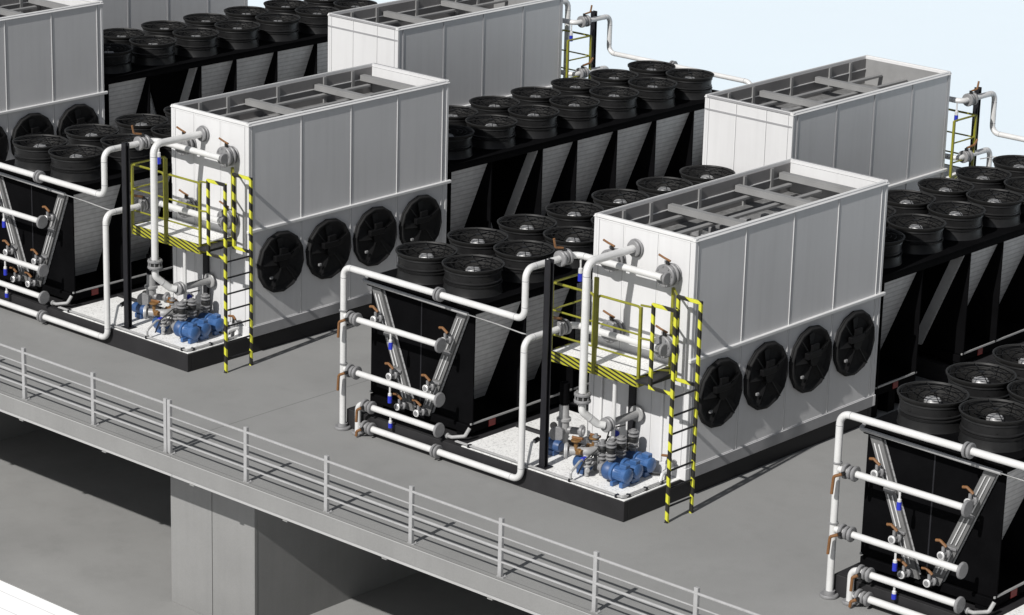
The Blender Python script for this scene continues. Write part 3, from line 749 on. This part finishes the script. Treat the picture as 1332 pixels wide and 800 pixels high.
def make_manifold():
    t = thing('suction_manifold', (-1.25, .75, Z0))
    z = Z0 + .36
    b = MB('galv'); b.tube([(-1.45, .36, z), (-1.2, .55, z), (-1.06, 1.25, z)], .07, .12, 14)
    b.disc((-1.48, .34, z), (.8, .6, 0), .13, .05, 22); b.use('bright').disc((-1.503, .322, z), (.8, .6, 0), .112, .012, 22)
    b.build('header_pipe', t)
    for dx, dy, s in ((0, -.04, 1.25), (.12, .26, 1.2)):
        c = Vector((-1.36 + dx, .46 + dy, z + .04)); b = MB('brass')
        b.box(c.x - .075 * s, c.x + .075 * s, c.y - .05, c.y + .05, c.z - .08, c.z + .02, .015)
        b.cyl((c.x, c.y, c.z), (c.x, c.y, c.z + .13), .032, 10); b.disc((c.x, c.y, c.z + .14), (0, 0, 1), .085, .03, 16)
        b.cyl((c.x - .13, c.y, c.z - .03), (c.x + .13, c.y, c.z - .03), .045, 12)
        b.build('gate_valve', t)
    for k, (fx, fy, fz, fr) in enumerate(((-1.12, .42, .18, .07), (-1.2, .72, .5, .06), (-1.05, 1.02, .55, .06), (-1.3, .98, .2, .08), (-1.48, .74, .22, .07))):
        b = MB('flange' if k % 2 else 'galv'); b.cyl((fx, fy, Z0 + .012), (fx, fy, Z0 + fz + .12), fr * .5, 10)
        for q in (.0, .07): b.disc((fx, fy, Z0 + fz + q), (0, 0, 1), fr, .03, 14)
        b.disc((fx + fr * .7, fy - fr * .6, Z0 + fz - .05), (.7, -.7, 0), fr * .6, .05, 12); b.build('fitting', t)
    for pa in (((-1.5, .62, Z0 + .1), (-1.3, .7, Z0 + .16), (-1.1, .66, Z0 + .42), (-.98, .78, Z0 + .62)), ((-1.2, .3, Z0 + .05), (-1.1, .34, Z0 + .3), (-.95, .5, Z0 + .5)), ((-1.38, 1.1, Z0 + .1), (-1.2, 1.05, Z0 + .62), (-1.0, 1.2, Z0 + .7))):
        b = MB('rub'); b.tube(pa, .012, .08, 8); b.build('cable', t)
    b = MB('oran'); b.tube([(-1.47, .46, z + .2), (-1.27, .48, z + .21)], .024, 0, 8); b.build('lever', t)
    b = MB('oran'); b.tube([(-1.35, .76, z + .2), (-1.15, .76, z + .21)], .024, 0, 8); b.build('lever', t)
    for y in (.5, .8, 1.18):
        b = MB('flange'); b.cyl((-1.06, y, Z0 + .2), (-1.24, y, Z0 + .3), .05, 12); b.disc((-1.1, y, Z0 + .22), (1, 0, -.4), .09, .035, 16); b.build('branch', t)
    b = MB('dblue'); b.lathe((-1.3, .5, Z0 + .17), (1, 0, 0), [(-.1, 0), (-.1, .1), (-.05, .125), (.08, .125), (.1, .09), (.18, .09), (.18, 0)], 18); b.box(-1.34, -1.2, .42, .58, Z0 + .001, Z0 + .08, .01); b.build('check_valve', t)
    for y in (.62, .9):
        b = MB('flange'); b.cyl((-.98, y, Z0 + .01), (-.98, y, Z0 + .6), .04, 10)
        for q in (.12, .3, .36, .52): b.disc((-.98, y, Z0 + q), (0, 0, 1), .075, .03, 14)
        b.use('rub').disc((-.98, y, Z0 + .44), (0, 0, 1), .07, .07, 14)
        b.build('strainer', t)
    b = MB('bright'); b.cyl((-.98, .9, Z0 + .6), (-.98, .9, Z0 + .72), .05, 12); b.use('tag').cyl((-.98, .9, Z0 + .66), (-.9, .86, Z0 + .66), .05, 10); b.build('gauge', t)
    return t

def make_strainer():
    t = thing('water_strainer', (-2.16, 1.0, Z0))
    b = MB('galv'); b.lathe((-2.16, 1.05, Z0), (0, 0, 1), [(0, 0), (0, .06), (.3, .09), (.5, .09), (.52, .12), (.56, .12), (.57, .085), (.78, .075), (.8, .0)], 18); b.build('body', t)
    b = MB('flange'); b.disc((-2.1, .82, Z0 + .36), (.5, -.8, 0), .125, .07, 20); b.cyl((-2.1, .82, Z0 + .36), (-2.16, 1.05, Z0 + .36), .065, 12)
    b.disc((-1.9, 1.2, Z0 + .36), (.9, .3, 0), .1, .06, 18); b.cyl((-1.85, 1.2, Z0 + .36), (-2.16, 1.05, Z0 + .36), .06, 12); b.build('flange', t)
    b = MB('dblue'); b.lathe((-2.12, .8, Z0 + .17), (1, 0, 0), [(-.22, 0), (-.22, .08), (-.2, .095), (.1, .095), (.14, .07), (.14, 0)], 16); b.box(-2.25, -2.08, .72, .88, Z0 + .001, Z0 + .09, .01); b.build('drain_pump', t)
    b = MB('black'); b.cyl((-2.16, 1.05, Z0 + .8), (-2.16, 1.05, 1.5), .08, 12); b.build('vent_hose', t)
    b = MB('rub'); b.disc((-2.5, 1.2, Z0 + .3), (.4, -.9, .1), .06, .05, 14); b.cyl((-2.5, 1.2, Z0 + .3), (-2.5, 1.36, Z0 + .1), .02, 8); b.build('gauge', t); b = MB('rub')
    b.disc((-1.62, 1.15, Z0 + .32), (.4, -.9, .1), .08, .05, 14); b.cyl((-1.62, 1.15, Z0 + .3), (-1.62, 1.36, Z0 + .1), .02, 8); b.build('gauge', t)
    return t

def make_drain_valve():
    t = thing('drain_assembly', (-.2, 1.25, Z0))
    b = MB('flange'); b.tube([(-.14, BY0 - .016, Z0 + .26), (-.14, 1.22, Z0 + .26), (-.14, 1.2, Z0 + .02)], .035, .05, 10); b.disc((-.14, 1.26, Z0 + .26), (0, 1, 0), .075, .05, 14)
    b.disc((-.14, 1.2, Z0 + .14), (0, 0, 1), .06, .05, 14); b.build('pipe', t)
    b = MB('oran'); b.tube([(-.26, 1.22, Z0 + .38), (-.14, 1.22, Z0 + .40), (-.06, 1.2, Z0 + .36)], .022, .03, 8); b.use('rub').cyl((-.14, 1.22, Z0 + .27), (-.14, 1.22, Z0 + .4), .02, 8); b.build('lever', t)
    b = MB('bright'); b.tube([(-.1, 1.0, Z0 + .03), (-.1, 1.05, Z0 + .16), (-.1, 1.3, Z0 + .18)], .03, .05, 10); b.build('spigot', t)
    b = MB('rub'); b.tube([(-.3, 1.3, Z0 + .02), (-.45, 1.1, Z0 + .05), (-.62, 1.3, Z0 + .1)], .018, .08, 8); b.build('hose', t)
    return t

# ------------------------------------------------------------------ which units show what
LAB = {
 'skid': {'F1': 'dark steel skid on the left, its front corner below the left yellow ladder',
          'F2': 'dark steel skid on the right, its front corner nearest the middle of the railing',
          'F3': 'dark steel skid under the black cooler in the lower right corner',
          'F0': 'dark steel skid under the cabinet that the left picture edge cuts off',
          'R2': 'dark steel skid behind the right hand cabinet, under the far right cabinet'},
 'cab': {'F0': 'pale cabinet cut off by the left picture edge, two round side fans showing',
         'F1': 'pale steel cabinet with four round side fans, behind the left yellow ladder platform',
         'F2': 'pale steel cabinet with four round side fans, behind the right yellow ladder platform',
         'F3': 'pale cabinet behind the lower right black cooler, past the right picture edge',
         'R0': 'shaded grey cabinet wall behind the black fans in the upper left corner',
         'R1': 'pale back row cabinet with bright end face, cut off by the top picture edge',
         'R2': 'pale open topped back row cabinet with bright end face, against the sky at right'},
 'cooler': {'F1': 'black fan cooler in front of the cut off cabinet at the left picture edge',
            'F2': 'black fan cooler with V shaped front behind white pipes, between the two front cabinets',
            'F3': 'black fan cooler with V shaped front in the lower right corner',
            'R0': 'black fan cooler with louvred side in the upper left, behind the left front cabinet',
            'R1': 'black fan cooler with louvred side in the back row, between the two bright cabinet ends',
            'R2': 'black fan cooler at the right picture edge, behind the right front cabinet'},
 'supply': {'F1': 'tall white pipe run with two cross pipes at the left picture edge',
            'F2': 'tall white pipe frame with two cross pipes in front of the middle black cooler',
            'F3': 'tall white pipe frame with two cross pipes in the lower right corner',
            'R1': 'grey pipe stepping down against the sky, top centre right',
            'R2': 'grey pipe stepping down against the sky at the right picture edge'},
 'return': {'F1': 'low white pipe run rising beside the left black post',
            'F2': 'low white pipe run along the deck rising beside the right black post',
            'F3': 'lowest white pipes with brown levers in the lower right corner',
            'R1': 'grey lower header pipe ending behind the upper fans, top centre right',
            'R2': 'grey lower pipe bend above the fans at the right picture edge'},
 'riser': {'F1': 'white bent riser pipe crossing the left yellow platform',
           'F2': 'white bent riser pipe crossing the right yellow platform',
           'R1': 'dark grey riser pipe seen edge on beside the back row cabinet, top centre'},
 'post': {'F1': 'black steel post left of the left yellow platform',
          'F2': 'black steel post left of the right yellow platform',
          'R1': 'black steel post with pipes at the far end of the back row, top centre',
          'R2': 'black steel post with pipes against the sky at far right'},
 'plat': {'F1': 'yellow railed platform with striped ladder on the left front cabinet',
          'F2': 'yellow railed platform with striped ladder on the right front cabinet',
          'R1': 'far yellow platform railing seen edge on against the sky, top centre',
          'R2': 'far yellow platform railing seen edge on against the sky at right'},
 'pump1': {'F1': 'blue pump nearest the front edge of the left skid', 'F2': 'blue pump nearest the front edge of the right skid'},
 'pump2': {'F1': 'middle one of three blue pumps on the left skid', 'F2': 'middle one of three blue pumps on the right skid'},
 'pump3': {'F1': 'blue pump nearest the cabinet on the left skid', 'F2': 'blue pump nearest the cabinet on the right skid'},
 'vent': {'F1': 'thin white pipe from the pumps up to the left platform', 'F2': 'thin white pipe from the pumps up to the right platform'},
 'mani': {'F1': 'brown valves and grey header beside the pumps on the left skid', 'F2': 'brown valves and grey header beside the pumps on the right skid'},
 'strn': {'F1': 'grey strainer with blue base on the floor behind the left black post', 'F2': 'grey strainer with blue base on the floor behind the right black post'},
 'drn': {'F1': 'small valve with orange lever behind the left ladder', 'F2': 'small valve with orange lever behind the right ladder'},
}
JOBS = [
 (make_skid, 'skid', 'skid', 'equipment skids on the roof'),
 (make_cabinet, 'cab', 'cabinet', 'cooling cabinets in two rows'),
 (make_cooler, 'cooler', 'cooler', 'black fan coolers between the cabinets'),
 (make_supply, 'supply', 'pipework', 'tall pipe runs at the coolers'),
 (make_return, 'return', 'pipework', 'low pipe runs at the coolers'),
 (make_riser, 'riser', 'pipe', 'riser pipes at the platforms'),
 (make_post, 'post', 'post', 'black posts beside the platforms'),
 (make_platform, 'plat', 'platform', 'yellow access platforms'),
 (lambda: make_pump(.49, -.6, .29, .112), 'pump1', 'pump', 'blue pumps on the skids'),
 (lambda: make_pump(.76, -.62, .29, .112), 'pump2', 'pump', 'blue pumps on the skids'),
 (lambda: make_pump(1.13, -.68, .31, .112), 'pump3', 'pump', 'blue pumps on the skids'),
 (make_thin_riser, 'vent', 'pipe', 'thin vent pipes'),
 (make_manifold, 'mani', 'valves', 'valve groups beside the pumps'),
 (make_strainer, 'strn', 'strainer', 'strainers behind the posts'),
 (make_drain_valve, 'drn', 'valve', 'drain valves behind the ladders'),
]
for fn, key, cat, grp in JOBS:
    root = fn(); index_kids()
    labs = LAB[key]; units = list(labs)
    src = 'F2' if 'F2' in labs else units[0]
    place(root, src); tag(root, labs[src], cat, grp)
    for u in units:
        if u == src: continue
        c = copy_tree(root); place(c, u); tag(c, labs[u], cat, grp)
for o in bpy.data.objects:
    for k in ('_w', '_c'):
        if k in o: del o[k]

# ------------------------------------------------------------------ camera
def cam_matrix(yaw, pitch, roll):
    y, p_, r_ = [math.radians(a) for a in (yaw, pitch, roll)]
    f = Vector((math.sin(y) * math.cos(p_), math.cos(y) * math.cos(p_), math.sin(p_)))
    rt = Vector((math.cos(y), -math.sin(y), 0)); up = rt.cross(f)
    return rt * math.cos(r_) + up * math.sin(r_), -rt * math.sin(r_) + up * math.cos(r_), f
cam = bpy.data.cameras.new('camera'); co = bpy.data.objects.new('camera', cam); COL.objects.link(co)
R_, U_, F_ = cam_matrix(-41.4826, -17.34, 1.5048)
mw = Matrix((R_, U_, -F_)).transposed().to_4x4(); mw.translation = (25.7223, -31.8138, 16.187)
co.matrix_world = mw
cam.sensor_fit = 'HORIZONTAL'; cam.sensor_width = 36; cam.lens = 3698.08 / 1332 * 36
cam.clip_start = .5; cam.clip_end = 12000
sc.camera = co

# ------------------------------------------------------------------ light
Ld = Vector((-.12, 1, -.86)).normalized()
sun = bpy.data.lights.new('sun', 'SUN'); so = bpy.data.objects.new('sun', sun); COL.objects.link(so)
sun.energy = 5.0; sun.angle = math.radians(.6); sun.color = (1, .975, .94)
so.rotation_euler = Ld.to_track_quat('-Z', 'Y').to_euler(); so.location = (0, -20, 30)
w = bpy.data.worlds.new('World'); sc.world = w; w.use_nodes = True
nt = w.node_tree; nt.nodes.clear()
out = _n(nt, 'ShaderNodeOutputWorld'); bg = _n(nt, 'ShaderNodeBackground'); sky = _n(nt, 'ShaderNodeTexSky')
sky.sky_type = 'NISHITA'; sky.sun_disc = False
sky.sun_elevation = math.asin(-Ld.z); sky.sun_rotation = math.atan2(-Ld.x, -Ld.y)
sky.air_density = 1.0; sky.dust_density = 1.0; sky.ozone_density = 1.0
hs = _n(nt, 'ShaderNodeHueSaturation'); hs.inputs['Saturation'].default_value = .35
nt.links.new(sky.outputs[0], hs.inputs['Color']); nt.links.new(hs.outputs[0], bg.inputs[0]); nt.links.new(bg.outputs[0], out.inputs[0])
bg.inputs[1].default_value = .07
sc.view_settings.view_transform = 'Standard'; sc.view_settings.look = 'None'
sc.view_settings.exposure = -.12; sc.view_settings.gamma = 1.
sc.cycles.max_bounces = 8
